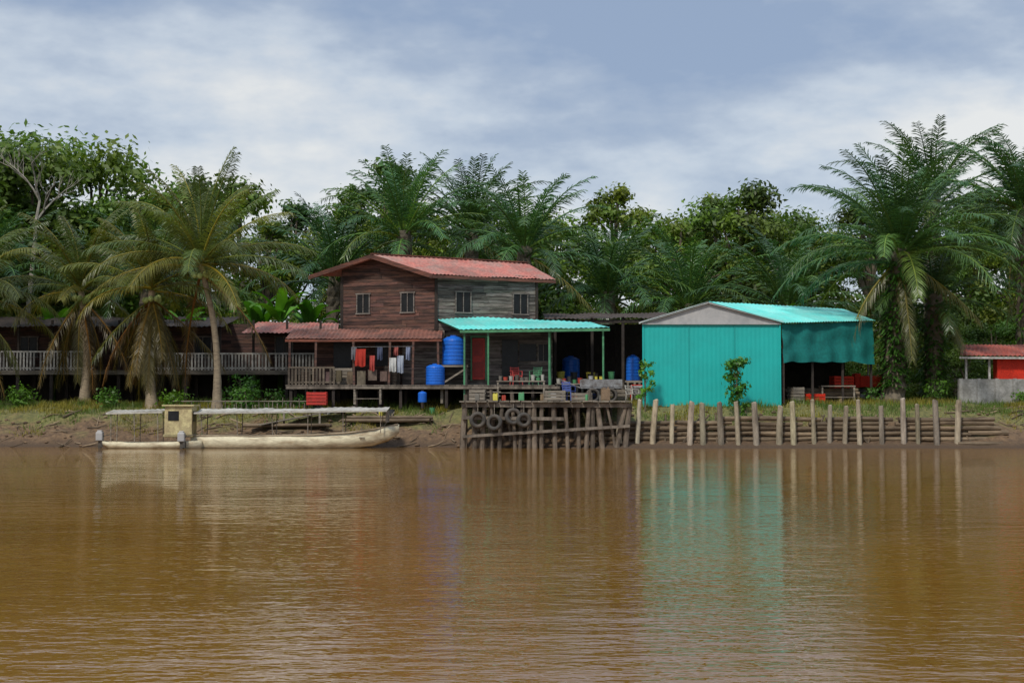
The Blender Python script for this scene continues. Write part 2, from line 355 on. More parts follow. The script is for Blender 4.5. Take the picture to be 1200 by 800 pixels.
def place(pairs,parent,x,y,z,s,sz=1,rz=None):
    rz=U(0,6.28) if rz is None else rz
    for me_,nm in zip(pairs,('crown','trunk')):
        o=bpy.data.objects.new(nm,me_); sc.collection.objects.link(o)
        if parent: o.parent=parent.o
        o.location=Vector((x,y,z))-(parent.pos if parent else Vector()); o.scale=(s,s,s*sz); o.rotation_euler=(0,0,rz)
F=Grp('forest',(0,100,1.9))
def topz(x): return 15.0+2.4*noise.noise(Vector((x*.09,0,3)))
for row,(y,sp) in enumerate([(95,5.2),(105,5.8)]):
    x=-72+row*2.2
    while x<72:
        h=topz(x)*(y/100)*U(.88,1.07)- (1.5*R() if row<1 else 0)
        v=random.choice(variants); place(v,F,x+U(-1,1),y+U(-2.5,2.5),1.7,h/14*U(.95,1.05),1.0)
        x+=sp*U(.8,1.15)
for i in range(28): # understorey
    x=-46+i*3.3; place(random.choice(variants),F,x+U(-1,1),U(86,90),1.2,U(.4,.6),.9)
for x in (-33,-30,-25,-22.5,-18,-15.5,-12.5): place(random.choice(variants),F,x,U(79.5,82),1.2,U(.35,.45),.95)
for i in range(26): # low thicket closing the forest floor behind
    x=-74+i*5.9; place(variants[5],F,x+U(-1,1),118+U(-2,2),-2.5,U(.95,1.1),.8)
for (x,y) in ((22,84),(26.5,85),(30.5,84),(18.5,86),(13,87),(24.5,76.5),(21.5,78)): place(random.choice(variants),F,x,y,.4,U(.36,.5),.85)
for (x,y,h) in [(-28.5,84,17.3),(-26.0,88,18.2),(-31.5,85,18.0),(-23.0,90,15.5),(-35,88,19),(-20,88,14.5),(14.5,89,14.3),(11,90,13.6)]:
    g=Grp('broadleaf_tree',(x,y,1.8)); place(random.choice(variants[:5]),g,x,y,1.8,h/14.5,1.0)
# bare tree
g=Grp('bare_tree',(-27.3,80.5,1.8)); bt=MB()
def branch(p,d,L,r,dep):
    q=p+d*L*.5+Vector((U(-.1,.1),U(-.1,.1),0))*L*.4; e=p+d*L
    bt.tube([p,q,e],[r,r*.8,r*.6],5)
    if dep==0: return
    for k in range(random.choice([2,3])):
        nd=(d+Vector((U(-.75,.75),U(-.75,.75),U(-.05,.5)))).normalized(); branch(e if k else q,nd,L*U(.55,.8),r*.6,dep-1)
branch(Vector((-27.3,80.5,1.6)),Vector((.02,0,1)),9.5,.2,0); branch(Vector((-27.1,80.5,11)),Vector((.1,0,1)).normalized(),2.4,.12,5)
bt.build('branches',surf('pale_bark',(.34,.31,.26),(.22,.2,.16)),g)

# small near shrubs/saplings
def sapling(name,base,H,W,ncl,leaf=.09,dens=420,mat=None,seed=1,tint=(1,1,1)):
    random.seed(seed); g=Grp(name,base); wb=MB(); B=Vector(base); cs=[];rd=[];tn=[]
    wb.tube([B-Vector((0,0,.2)),B+Vector((U(-.05,.05),0,H*.5)),B+Vector((0,0,H*.9))],[.035,.025,.01],6)
    for i in range(ncl):
        z=U(.25,1); a=U(0,6.28); rr=W*R()*(1.1-z*.6); c=B+Vector((math.cos(a)*rr,math.sin(a)*rr,z*H)); cs.append(tuple(c)); rd.append(U(.18,.32)*W/.7); u=U(.7,1.4); tn.append((u*tint[0],u*tint[1],u*tint[2]))
        wb.tube([B+Vector((0,0,z*H*.7)),c],[.012,.005],4)
    V,C=leafcloud(cs,rd,dens,leaf,tn); mb=MB(); mb.quads(V,C); mb.build('leaves',M_leaf,g); wb.build('stems',M_bark,g)
sapling('sapling',(9.95,62.9,1.2),2.6,.75,26,seed=4,tint=(1.2,1.6,1),dens=520)
sapling('shrub',(5.95,63.6,1.6),2.1,.5,16,seed=5,tint=(1.2,1.7,1),dens=520)
sapling('shrub',(10.2,62.2,.9),1.0,.4,10,seed=6,tint=(1.1,1.4,1))
for i,(x,y,h,w) in enumerate([(-12.3,65.6,1.1,1.1),(-15.6,65.6,.9,1.0),(-11,66.4,.9,.9),(-9.9,65.9,.7,.7),(-18.6,66.3,.9,1.0),(-23.2,67,.9,1.2),(-12.9,67.6,1.5,1.2),(19.6,66,1.2,.8),(16.9,66.2,.8,.7),(-28,67,1.2,1.3),(24,67,.7,.6)]):
    sapling('shrub',(x,y,gz(x,y)-.1),h,w,20,leaf=.08,dens=160,seed=20+i,tint=(.8,1.15,.8))
def banana(base,H,nleaf,seed):
    random.seed(seed); g=Grp('banana_plant',base); B=Vector(base); s=MB(); s.tube([B,B+Vector((0,0,H*.5)),B+Vector((.05,0,H))],[.16,.13,.08],8,col=(.7,.9,.4)); s.build('pseudostem',M_leaf,g)
    l=MB()
    for i in range(nleaf):
        az=i*2.4+U(-.3,.3); el=math.radians(U(45,80)); L=U(1.9,2.6); p=B+Vector((0,0,H-.1)); n=10; prev=None; dr=math.radians(U(50,100)); u=U(.8,1.6)
        for k in range(n+1):
            t=k/n; e=el-dr*t*t; d=Vector((math.cos(az)*math.cos(e),math.sin(az)*math.cos(e),math.sin(e))); sd=Vector((-math.sin(az),math.cos(az),0)); w=.32*math.sin(math.pi*min(1,t*.93+.04))**.5 if t>.15 else .03
            cur=(p-sd*w+Vector((0,0,.08)),p.copy(),p+sd*w+Vector((0,0,.08)))
            if prev:
                l.face([prev[0],prev[1],cur[1],cur[0]],(u,u*1.5,u*.6)); l.face([prev[1],prev[2],cur[2],cur[1]],(u*.9,u*1.4,u*.6))
            prev=cur; p=p+d*(L/n)
    l.build('leaves',M_leaf,g)
for i,(x,y,h) in enumerate([(-12.3,75.5,4.3),(-13.6,76.2,4.0),(-10.9,76.5,3.9),(-24.5,76,3.4),(-17.5,75.5,3.4),(13.9,76,3.4)]): banana((x,y,1.8),h,9,70+i)

# grass
random.seed(5); mb=MB(); cnt=0
while cnt<64000:
    x=U(-37,37); y=U(61.2,69); z=gz(x,y)
    if z<.4: continue
    d=noise.noise(Vector((x*.5,y*.5,9)))+.5*noise.noise(Vector((x*1.7,y*1.7,2)))+(z-1.1)*.6
    if d<U(-.15,.35): cnt+=.4; continue
    if -3<x<5.5 and y<66: continue
    h=U(.06,.24)*(1+max(0,d)*.8); a=U(0,6.28); w=.018; bx,by=math.cos(a)*w,math.sin(a)*w
    lx,ly=U(-.5,.5)*h,U(-.5,.5)*h; u=U(.55,1.4); t=noise.noise(Vector((x*.4,y*.4,20)))
    col=(u*(1.2 if t>-.02 else .6),u*(1 if t>-.02 else .85),u*.9)
    n=len(mb.v); mb.v.extend([(x-bx,y-by,z-.02),(x+bx,y+by,z-.02),(x+lx,y+ly,z+h)]); mb.f.append((n,n+1,n+2)); mb.c.append(col); cnt+=1
mb.build('bank_grass',M_grass)
mb=MB()
for i in range(380):
    x=U(-33,3) if R()<.75 else U(19.5,33); y=U(62.0,65.2); z=gz(x,y)
    if z<.03: continue
    a=U(-.6,.6) if R()<.8 else U(0,3); L_=U(.2,1.1)**1.3; r=U(.012,.045); u=U(.4,1.8); dx,dy=math.cos(a)*L_/2,math.sin(a)*L_/2
    mb.tube([(x-dx,y-dy,gz(x-dx,y-dy)+r),(x,y,max(z,gz(x,y))+r+.02),(x+dx,y+dy,gz(x+dx,y+dy)+r+U(0,.1))],[r,r,r*.6],5,(u,u,u))
mb.build('driftwood_litter',M_log)
mb=MB()
for i in range(420):
    x=U(-33,2) if R()<.7 else U(3,33); y=U(61.2,64.5); z=gz(x,y); r=U(.03,.13)
    if z<-.02: continue
    u=U(.6,1.3); b0=len(mb.v); mb.lathe((x,y,z-r*.4),[(r*.5,0),(r*U(.9,1.1),r*.4),(r*U(.7,1),r*.8),(r*.3,r*1.1)],7,(u,u,u))
mb.build('mud_clods',surf('mud_clod',(.15,.095,.052),(.08,.05,.028)))

# ---------------------------------------------------------------- building helpers
random.seed(12)
def plank_wall(mb,p0,p1,z0,z1,h=.17,th=.03,lim=None,tones=(.7,1.25)):
    p0=Vector((*p0,0));p1=Vector((*p1,0)); d=(p1-p0); L=d.length; d.normalize(); nn=Vector((d.y,-d.x,0))
    z=z0
    while z<z1-.02:
        hh=min(h,z1-z); a,b_=0,1
        if lim: a,b_=lim(z+hh*.5)
        t=a
        while t<b_-.005:
            e=min(b_,t+U(1.6,4.0)/L); u=U(*tones); cc=(u,u*U(.93,1.03),u*U(.9,1.05)); tilt=U(-.004,.004)
            q0=p0+d*(t*L+.004)+nn*(th*.5+tilt)+Vector((0,0,z+hh*.5)); q1=p0+d*(e*L-.004)+nn*(th*.5+tilt+.004)+Vector((0,0,z+hh*.5+U(-.008,.008)))
            mb.beam(q0,q1,th,hh-.016,cc); t=e
        z+=h
def window(g,p0,p1,t,zc,w,h,fr=None):
    p0=Vector((*p0,0));p1=Vector((*p1,0)); d=(p1-p0).normalized(); nn=Vector((d.y,-d.x,0)); c=p0.lerp(p1,t)+Vector((0,0,zc))
    rz=math.atan2(d.y,d.x); gb=MB(); gb.box(c+nn*.045,(w,.02,h),rz); gb.build('window_pane',M_glass,g)
    f=MB()
    for s_ in(-1,0,1):
        f.box(c+nn*.07+d*(s_*w/2),(.05 if s_ else .035,.06,h+.08),rz)
    for s_ in(-1,1): f.box(c+nn*.068+Vector((0,0,s_*(h/2+.03))),(w+.14,.07,.06),rz)
    f.build('window_frame',fr or M_woodg,g)
def rail(mb,p0,p1,z,h=.85,sp=.14,col=(1,1,1),w=.09):
    p0=Vector((*p0,0));p1=Vector((*p1,0)); d=p1-p0;L=d.length;d.normalize(); rz=math.atan2(d.y,d.x)
    for zz in(h,.12): mb.beam(p0+Vector((0,0,z+zz)),p1+Vector((0,0,z+zz)),.05,.08,col)
    x=0
    nn=Vector((d.y,-d.x,0))
    while x<L:
        if R()>.09:
            u=U(.5,1.15); mb.box(p0+d*x+nn*.04+Vector((0,0,z+h*.5)),(w,.02,h*U(.93,1.02)),rz,col=(u*col[0],u*col[1],u*col[2]))
        x+=sp

# ---------------------------------------------------------------- main house
g=Grp('wooden_house',(-3.8,70.5,1.9))
A=(-8.3,69.2);B=(-3.6,67.3);C=(1.2,69.6);D=(-3.5,71.5)
core=MB()
for a,b_ in((A,B),(B,C),(C,D),(D,A)): core.face([(*a,5.3),(*b_,5.3),(*b_,8.1),(*a,8.1)])
core.face([(-8.3,69.2,8.1),(-3.6,67.3,8.1),(-6.7,68.6,8.8)]); core.face([(*A,5.3),(*B,5.3),(*C,5.3),(*D,5.3)])
core.box((-3.75,70.9,4.05),(11.3,6.6,2.7)); core.build('inner_walls',M_dark,g)
w=MB()
def lim(z):
    t0=0 if z<8.4 else (-9.9+3.15*(z-8.10)/.91+.15+8.3)/4.7
    t1=1 if z<7.9 else (-3.75-3.0*(z-7.92)/1.05-.05+8.3)/4.7
    return max(0,t0),min(1,t1)
plank_wall(w,A,B,5.35,8.86,lim=lim,tones=(.5,1.45)); w.build('gable_wall_planks',M_woodr,g)
w=MB(); plank_wall(w,B,C,5.35,8.02,tones=(.5,1.4)); w.build('side_wall_planks',M_woodg,g)
w=MB(); plank_wall(w,C,D,5.35,8.02); plank_wall(w,D,A,5.35,8.02); w.build('rear_wall_planks',M_woodr,g)
cb=MB()
for q in(A,B,C): cb.box((q[0],q[1]-.03,6.7),(.13,.13,2.7),.3)
cb.build('corner_boards',M_dark,g)
for t in(.24,.71): window(g,A,B,t,6.7,.68,.9)
for t in(.26,.83): window(g,B,C,t,6.72,.78,.95)
rf=MB()
RF=(-6.75,67.9,9.02);RB=(.77,71.5,8.95);EF=(-3.75,66.7,7.96);EB=(2.15,69.9,7.98);LF=(-9.95,69.3,8.12);LB=(-3.2,72.9,8.1)
rf.sheet(EF,EB,RB,RF,34,.022,jit=.05); rf.sheet(RF,RB,LB,LF,34,.022,jit=.03); rf.build('roof_sheets',M_rust,g)
fa=MB()
def off(p,dz,dx=0,dy=0): return (p[0]+dx,p[1]+dy,p[2]+dz)
fa.beam(off(LF,-.1),off(RF,-.1),.05,.2,(1.2,.9,.8)); fa.beam(off(RF,-.1),off(EF,-.1),.05,.2,(1.2,.9,.8)); fa.beam(off(EF,-.11),off(EB,-.11),.05,.14,(1.6,1.3,1.2)); fa.beam(off(RF,.03),off(RB,.03),.25,.05,(1.5,1.1,1))
for t in np.linspace(.05,.95,9):
    p=Vector(EF).lerp(Vector(EB),t); q=Vector(RF).lerp(Vector(RB),t); fa.beam(p+Vector((0,0,-.1)),q+Vector((0,0,-.1)),.06,.1)
fa.build('roof_fascia_and_rafters',M_woodr,g)
# lower storey
w=MB(); plank_wall(w,(-9.4,67.6),(-5.2,67.6),2.7,5.3,tones=(.5,1.1)); w.build('lower_left_planks',M_woodr,g)
w=MB(); plank_wall(w,(-5.2,67.45),(-3.2,67.45),2.7,5.35,h=.15,tones=(.8,1.5)); plank_wall(w,(-3.2,67.6),(1.9,67.6),2.7,5.35,tones=(.45,1.1)); plank_wall(w,(1.9,67.6),(1.9,74.2),2.7,5.35); w.build('lower_right_planks',M_woodg,g)
w=MB(); w.box((-8.05,67.52,4.0),(.85,.06,2.0)); w.box((-6.1,67.52,4.2),(.8,.06,1.1)); w.box((.75,67.52,4.3),(.8,.06,.8)); w.box((-.1,67.5,3.9),(.75,.05,2.0)); w.build('dark_openings',M_glass,g)
w=MB(); w.box((-1.58,67.5,4.0),(.6,.08,1.95)); w.box((-1.58,67.44,4.5),(.42,.04,.7),col=(.7,.7,.7)); w.box((-1.58,67.44,3.5),(.42,.04,.7),col=(.7,.7,.7)); w.build('red_door',M_red,g)
w=MB()
for x in(-1.93,-1.23): w.box((x,67.49,4.0),(.07,.12,2.05))
w.box((-1.58,67.49,5.06),(.8,.12,.08)); w.build('door_frame',M_greenp,g)
window(g,(-3.2,67.6),(1.9,67.6),.92,4.3,.5,.8)
# porch floor + stilts
w=MB()
for i in range(46):
    x=-10.3+i*.27; u=U(.7,1.2); w.box((x,66.5,2.72),(.25,2.1,.05),col=(u,u,u))
w.box((-4.1,65.48,2.62),(12.6,.06,.12)); w.box((-4.1,67.3,2.6),(12.6,.08,.14)); w.build('porch_floor',M_pile,g)
w=MB()
for i in range(13):
    x=-10.2+i*1.02
    for y in(65.6,67.2,70,73): w.box((x+U(-.08,.08),y,2.15),(.13,.13,.95),U(-.2,.2))
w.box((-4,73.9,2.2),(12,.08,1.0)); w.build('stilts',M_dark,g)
pr=MB(); pr.sheet((-10.5,65.7,4.88),(-3.25,65.7,4.9),(-3.3,67.62,5.42),(-10.4,67.62,5.42),36,.02,jit=.06); pr.build('porch_roof',M_rustb,g)
w=MB(); w.beam((-10.5,65.76,4.8),(-3.25,65.76,4.82),.05,.12,(1.8,1.2,1))
for x in(-10.3,-9.1,-7.3,-5.7,-4.6,-3.4): w.beam((x,65.8,2.7),(x+U(-.06,.06),65.8,4.78),.1,.1); w.beam((x,65.75,4.74),(x,67.6,5.3),.06,.09)
w.build('porch_posts',M_woodr,g)
# turquoise awning
aw=MB(); a0=(-2.4,65.5,5.30);a1=(4.5,65.3,5.38);a2=(3.75,68.4,5.80);a3=(-4.1,68.2,6.15)
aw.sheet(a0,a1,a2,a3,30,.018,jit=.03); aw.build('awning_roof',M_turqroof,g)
w=MB(); w.beam(off(a0,-.1),off(a1,-.1),.05,.12); 
for t in np.linspace(.02,.98,7): w.beam(Vector(a0).lerp(Vector(a1),t)+Vector((0,0,-.09)),Vector(a3).lerp(Vector(a2),t)+Vector((0,0,-.09)),.05,.09)
for x,y in((-2.2,65.65),(-1.1,65.6),(1.72,65.6),(4.2,65.5),(1.8,66.9)): w.box((x,y,3.55),(.08,.08,3.4))
w.build('awning_frame',M_greenp,g)
st=MB()
for i in range(4): st.box((-1.0,65.2-.25*i,2.6-.18*i),(1.0,.26,.05))
st.build('steps',M_wood,g)
w=MB(); rail(w,(-10.3,65.7),(-8.2,65.7),2.75,.8,.16,(.6,.55,.5)); w.build('porch_rail',M_wood,g)
w=MB()
for i in range(9):
    u=U(.4,.9); w.box((-10.1+i*.52,65.9,3.0+U(0,.25)),(U(.25,.42),.3,U(.35,.8)),U(-.1,.1),(u,u*U(.7,1),u*U(.6,1)))
w.build('stored_boards_and_boxes',M_pile,g)

# laundry
g=Grp('clothes_line',(-6.2,65.6,2.7)); w=MB(); w.beam((-7.35,65.6,4.5),(-4.6,65.6,4.52),.015,.015); w.build('line',M_met,g)
def cloth(name,x,w_,z1,z0,col,parent):
    m_=MB(); nx_=10; nz=8; b=0
    for j in range(nz+1):
        for i in range(nx_+1):
            u=i/nx_;v=j/nz; m_.v.append((x+w_*(u-.5)*(1-.12*v*math.sin(u*9)),65.6+.05*math.sin(u*14+x*5)*(.3+v)+.02*math.sin(v*6+u*3),z1+(z0-z1)*v+.03*math.sin(u*7)*v))
    for j in range(nz):
        for i in range(nx_): a=j*(nx_+1)+i; m_.f.append((a,a+1,a+nx_+2,a+nx_+1)); m_.c.append(col)
    m_.build(name,M_cloth,parent,smooth=True)
for i,(x,w_,z1,z0,col) in enumerate([(-7.0,.5,4.4,3.6,(.6,.05,.03)),(-6.45,.25,4.1,3.4,(.6,.1,.08)),(-6.1,.25,4.5,3.9,(.1,.12,.2)),(-5.5,.32,4.0,3.35,(.75,.75,.72)),(-5.15,.3,4.1,3.3,(.5,.55,.65)),(-4.8,.2,4.5,3.9,(.3,.35,.5)),(-7.3,.25,4.5,3.9,(.2,.2,.22)),(-5.35,.2,4.5,4.1,(.45,.12,.1))]): cloth('hanging_garment',x,w_,z1,z0,col,g)

# blue tanks
def tank(x,y,z,r,h,n='water_tank'):
    t=MB(); pf=[(r*.96,0),(r,.04)]
    k=6
    for i in range(k): z0=.06+(h*.8-.06)*i/k; dz=h*.8/k; pf+=[(r,z0),(r,z0+dz*.6),(r*.965,z0+dz*.7),(r*.965,z0+dz*.9)]
    pf+=[(r,h*.8),(r*.95,h*.87),(r*.6,h*.95),(r*.32,h*.96),(r*.32,h),(.02,h*1.01)]
    t.lathe((x,y,z),pf,28); t.build(n,M_blue,smooth=False)
tank(-2.72,66.4,3.68,.54,1.38); tank(-3.55,65.9,2.75,.44,.98)
tank(3.0,72.5,3.0,.45,1.3); tank(6.0,70.6,3.0,.34,1.3); tank(-4.1,65.1,1.95,.2,.5,'plastic_barrel')
g=Grp('tank_stand',(-2.7,66.4,2.7)); w=MB(); w.box((-2.7,66.4,3.62),(1.3,1.3,.08))
for sx in(-.55,.55):
    for sy in(-.55,.55): w.box((-2.7+sx,66.4+sy,2.75),(.11,.11,1.7))
w.beam((-3.25,65.85,2.8),(-2.15,65.85,3.5),.05,.08); w.build('stand_frame',M_wood,g)

# ---------------------------------------------------------------- left stilt house
g=Grp('stilt_house',(-20,73,1.9)); w=MB(); plank_wall(w,(-32,73.6),(-9.6,73.6),3.6,6.0,tones=(.4,.95)); w.build('wall_planks',M_woodr,g)
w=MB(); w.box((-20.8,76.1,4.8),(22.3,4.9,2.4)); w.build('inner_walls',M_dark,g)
w=MB(); w.box((-20.8,73.4,3.5),(22.6,3.0,.12)); w.box((-20.8,71.86,3.45),(22.6,.06,.22),col=(.7,.7,.7)); w.build('veranda_floor',M_wood,g)
w=MB(); rail(w,(-32,71.95),(-21.2,71.95),3.55,.95,.17,(1,1,1)); rail(w,(-18.4,71.95),(-9.8,71.95),3.55,.85,.17,(.9,.88,.85)); w.build('white_railing',M_white,g)
w=MB()
for i in range(14):
    x=-31.8+i*1.7
    w.box((x,72,2.65),(.16,.16,1.7)); w.box((x,72,4.85),(.11,.11,2.5)); w.box((x,74.5,2.6),(.16,.16,1.9))
w.build('posts',M_dark,g)
rf=MB(); rf.sheet((-32.5,71.4,5.75),(-14.5,71.4,5.75),(-14.5,76,6.5),(-32.5,76,6.5),70,.025,jit=.05,col=(.6,.6,.6)); rf.build('roof',M_droof,g)
rf=MB(); rf.sheet((-13.6,71.2,5.42),(-8.7,70.8,5.42),(-9.0,73.8,6.05),(-13.2,73.8,6.1),22,.025,jit=.05); rf.build('side_roof',M_rust,g)
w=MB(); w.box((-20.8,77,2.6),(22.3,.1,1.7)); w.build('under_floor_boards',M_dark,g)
for x in(-28,-25,-19.4,-16,-11.8): window(g,(-32,73.6),(-9.6,73.6),(x+32)/22.4,4.8,.9,1.0)

# ---------------------------------------------------------------- middle open shed
g=Grp('open_shed',(4.7,71,1.9)); rf=MB(); rf.sheet((1.6,69.0,6.0),(8.2,69.0,6.05),(8.0,74,6.6),(1.6,74,6.55),30,.022,jit=.05); rf.build('roof',M_droof,g)
w=MB()
for x in(2.1,3.9,5.4,7.3):
    for y in(69.2,73.6): w.box((x,y,4.0),(.13,.13,4.2))
w.beam((1.7,69.15,5.85),(8.1,69.15,5.9),.07,.16); w.box((4.8,74.2,3.9),(6.6,.08,4.2)); w.build('frame',M_dark,g)
w=MB(); w.box((4.4,70.5,2.95),(4.4,2.6,.1)); 
for i in range(16): u=U(.6,1.3); w.beam((2.3+i*.28,69.15,2.2),(2.3+i*.28+U(-.05,.05),69.15,2.9),.1,.04,(u,u,u))
w.build('platform',M_wood,g)
# clutter
random.seed(3)
def crate(x,y,z,sx,sy,sz,rz=0,mat=None,col=(1,1,1)):
    g_=Grp('wooden_crate',(x,y,z)); c_=MB(); Mr=Matrix.Rotation(rz,3,'Z')
    nsl=max(2,int(sz/.14))
    for k in range(nsl):
        zz=z+sz*(k+.5)/nsl
        for s_ in(-1,1):
            c_.box(Vector((x,y,zz))+Mr@Vector((0,s_*sy/2,0)),(sx,.02,sz/nsl*.82),rz,col); c_.box(Vector((x,y,zz))+Mr@Vector((s_*sx/2,0,0)),(.02,sy-.03,sz/nsl*.82),rz,col)
    for s1 in(-1,1):
        for s2 in(-1,1): c_.box(Vector((x,y,z+sz/2))+Mr@Vector((s1*(sx/2-.035),s2*(sy/2-.035),0)),(.05,.05,sz),rz,col)
    c_.box((x,y,z+.03),(sx-.06,sy-.06,.02),rz,col); c_.build('slats',mat or M_wood,g_)
def jerry(x,y,z,h,col,rz=0):
    j=MB(); j.box((x,y,z+h*.42),(h*.62,h*.35,h*.84),rz,col); j.box((x-h*.12,y,z+h*.9),(h*.3,h*.08,h*.06),rz,col); j.lathe((x+h*.2,y,z+h*.82),[(h*.08,0),(h*.08,h*.14),(h*.02,h*.15)],10,col)
    j.build('jerry_can',M_cg,bev=h*.06)
def bucket(x,y,z,r,h,col):
    j=MB(); j.lathe((x,y,z),[(r*.75,0),(r*.97,h*.93),(r*1.05,h*.94),(r*1.05,h),(r*.93,h),(r*.72,h*.15),(.01,h*.15)],16,col); j.build('bucket',M_cg,smooth=False)
def table(x,y,z,sx,sy,h,mat=M_wood):
    g_=Grp('wooden_table',(x,y,z)); t=MB(); t.box((x,y,z+h),(sx,sy,.05))
    for a in(-1,1):
        for b_ in(-1,1): t.box((x+a*(sx/2-.06),y+b_*(sy/2-.06),z+h/2-.01),(.07,.07,h-.03))
    t.box((x,y,z+h*.35),(sx-.2,sy-.1,.03)); t.build('frame',mat,g_)
def chair(x,y,z,col,rz=0):
    g_=Grp('plastic_chair',(x,y,z)); c_=MB(); Mr=Matrix.Rotation(rz,3,'Z'); P=lambda a,b,c:Vector((x,y,z))+Mr@Vector((a,b,c))
    c_.box(P(0,0,.43),(.44,.44,.04),rz,col)
    for a in(-1,1):
        for b_ in(-1,1): c_.beam(P(a*.24,b_*.24,0),P(a*.2,b_*.2,.42),.04,.04,col)
        c_.beam(P(a*.2,.21,.42),P(a*.2,.3,.85),.04,.04,col); c_.beam(P(a*.23,-.18,.64),P(a*.23,.24,.66),.05,.03,col); c_.beam(P(a*.23,-.18,.42),P(a*.23,-.18,.63),.04,.03,col)
    for i in range(4): c_.beam(P(-.2,.235+.02*i,.5+.1*i),P(.2,.235+.02*i,.5+.1*i),.02,.06,col)
    c_.build('seat_and_back',M_cg,g_)
def logpile(name,x0,x1,y,z,n,r=.09,mat=M_log):
    l=MB(); row=0;k=0
    for i in range(n):
        zz=z+r+row*r*1.7; yy=y+(k-2)*r*2.05+row*r; u=U(.6,1.3); l.tube([(x0+U(-.2,.2),yy,zz+U(-.02,.02)),((x0+x1)/2,yy+U(-.03,.03),zz),(x1+U(-.2,.2),yy,zz+U(-.02,.02))],[r*U(.8,1.05),r,r*U(.75,1)],8,(u,u,u)); k+=1
        if k>=5-row: k=0;row+=1
        if row>4: row=0; y+=.9
    l.build(name,mat)
table(.4,64.6,2.1,2.2,.8,.8); table(3.2,66.8,1.95,2.3,.9,.85); table(-6.6,65.1,1.85,1.3,.5,.75); table(15.2,66.6,1.9,1.6,.7,.8,M_wood)
cols=[(.75,.65,.1),(.5,.5,.5),(.1,.15,.45),(.55,.08,.05),(.06,.06,.06),(.1,.35,.15),(.5,.48,.42),(.35,.25,.15),(.12,.10,.08),(.2,.18,.15)]
for i in range(9): bucket(-.5+i*.24+U(-.04,.04),64.6+U(-.2,.2),2.93,U(.07,.12),U(.12,.28),random.choice(cols))
for i in range(9): bucket(2.2+i*.25,66.8+U(-.2,.2),2.83,U(.07,.13),U(.15,.35),random.choice(cols))
for i in range(9): jerry(-1.6+i*.7+U(-.2,.2),63.2+U(-.5,.9),2.03,U(.25,.45),random.choice(cols),U(-.5,.5))
for i in range(12): 
    x=U(-10,-3.4); y=U(65.0,65.4); bucket(x,y,gz(x,y)-.02,U(.1,.18),U(.2,.35),random.choice(cols))
for i in range(14):
    x=U(2,7.5); y=U(67.2,68.9); bucket(x,y,gz(x,y)-.02,U(.12,.25),U(.3,.6),random.choice(cols))
for i in range(8): bucket(U(2.4,6.4),U(69.4,71),3.0,U(.12,.25),U(.3,.6),random.choice(cols))
crate(1.9,63.6,2.03,.9,.6,.45,.1); crate(-1.55,64.5,2.03,.7,.6,.5,-.1); crate(3.1,63.3,2.03,.8,.6,.35,.2); crate(5.0,67.0,1.85,.9,.7,.7); crate(-8.9,65.0,1.82,.9,.5,.6,0,M_red); crate(6.8,68.2,1.9,.9,.7,1.1)
crate(-7.9,66.6,2.75,.9,.6,.8); crate(-5.6,66.7,2.75,.7,.5,.9,0,M_dark)
jerry(4.1,62.4,2.03,.6,(.3,.2,.12),.3)
chair(.2,66.6,2.75,(.5,.06,.05),.3); chair(1.1,66.4,2.75,(.08,.25,.12),-.4); chair(2.6,65.0,2.03,(.1,.15,.45),2.6); chair(5.6,66.2,1.9,(.55,.53,.48),.6)
# portable generator / pump engine beside the cart
g=Grp('engine_pump',(5.6,67.9,1.9)); c_=MB(); c_.box((6.0,66.9,2.3),(.7,.5,.45)); c_.tube([(5.7,66.9,2.62),(6.3,66.9,2.62)],.15,12); c_.torus((6.42,66.9,2.3),.2,.04,ax=(1,0,0)); c_.build('engine_block',M_met,g)
c_=MB()
for s_ in(-1,1): c_.beam((5.55,66.9+s_*.28,2.0),(6.45,66.9+s_*.28,2.0),.05,.05); c_.beam((5.6,66.9+s_*.28,2.0),(5.6,66.9+s_*.28,2.75),.04,.04); c_.beam((6.4,66.9+s_*.28,2.0),(6.4,66.9+s_*.28,2.75),.04,.04); c_.beam((5.6,66.9+s_*.28,2.75),(6.4,66.9+s_*.28,2.75),.04,.04)
c_.build('carry_frame',M_orange,g)
g=Grp('motor_trike_cart',(4.0,65.6,1.95)); c_=MB(); c_.box((4.1,65.6,2.62),(1.9,.9,.08)); c_.box((4.1,65.15,2.82),(1.9,.04,.35)); c_.box((4.1,66.05,2.82),(1.9,.04,.35)); c_.beam((3.15,65.6,2.62),(2.2,65.6,3.0),.06,.06); c_.build('cart_bed',M_met,g)
c_=MB(); c_.torus((3.7,65.05,2.27),.27,.06); c_.torus((4.5,65.05,2.27),.27,.06); c_.torus((3.7,66.15,2.27),.27,.06); c_.torus((4.5,66.15,2.27),.27,.06); c_.build('wheels',M_rub,g)

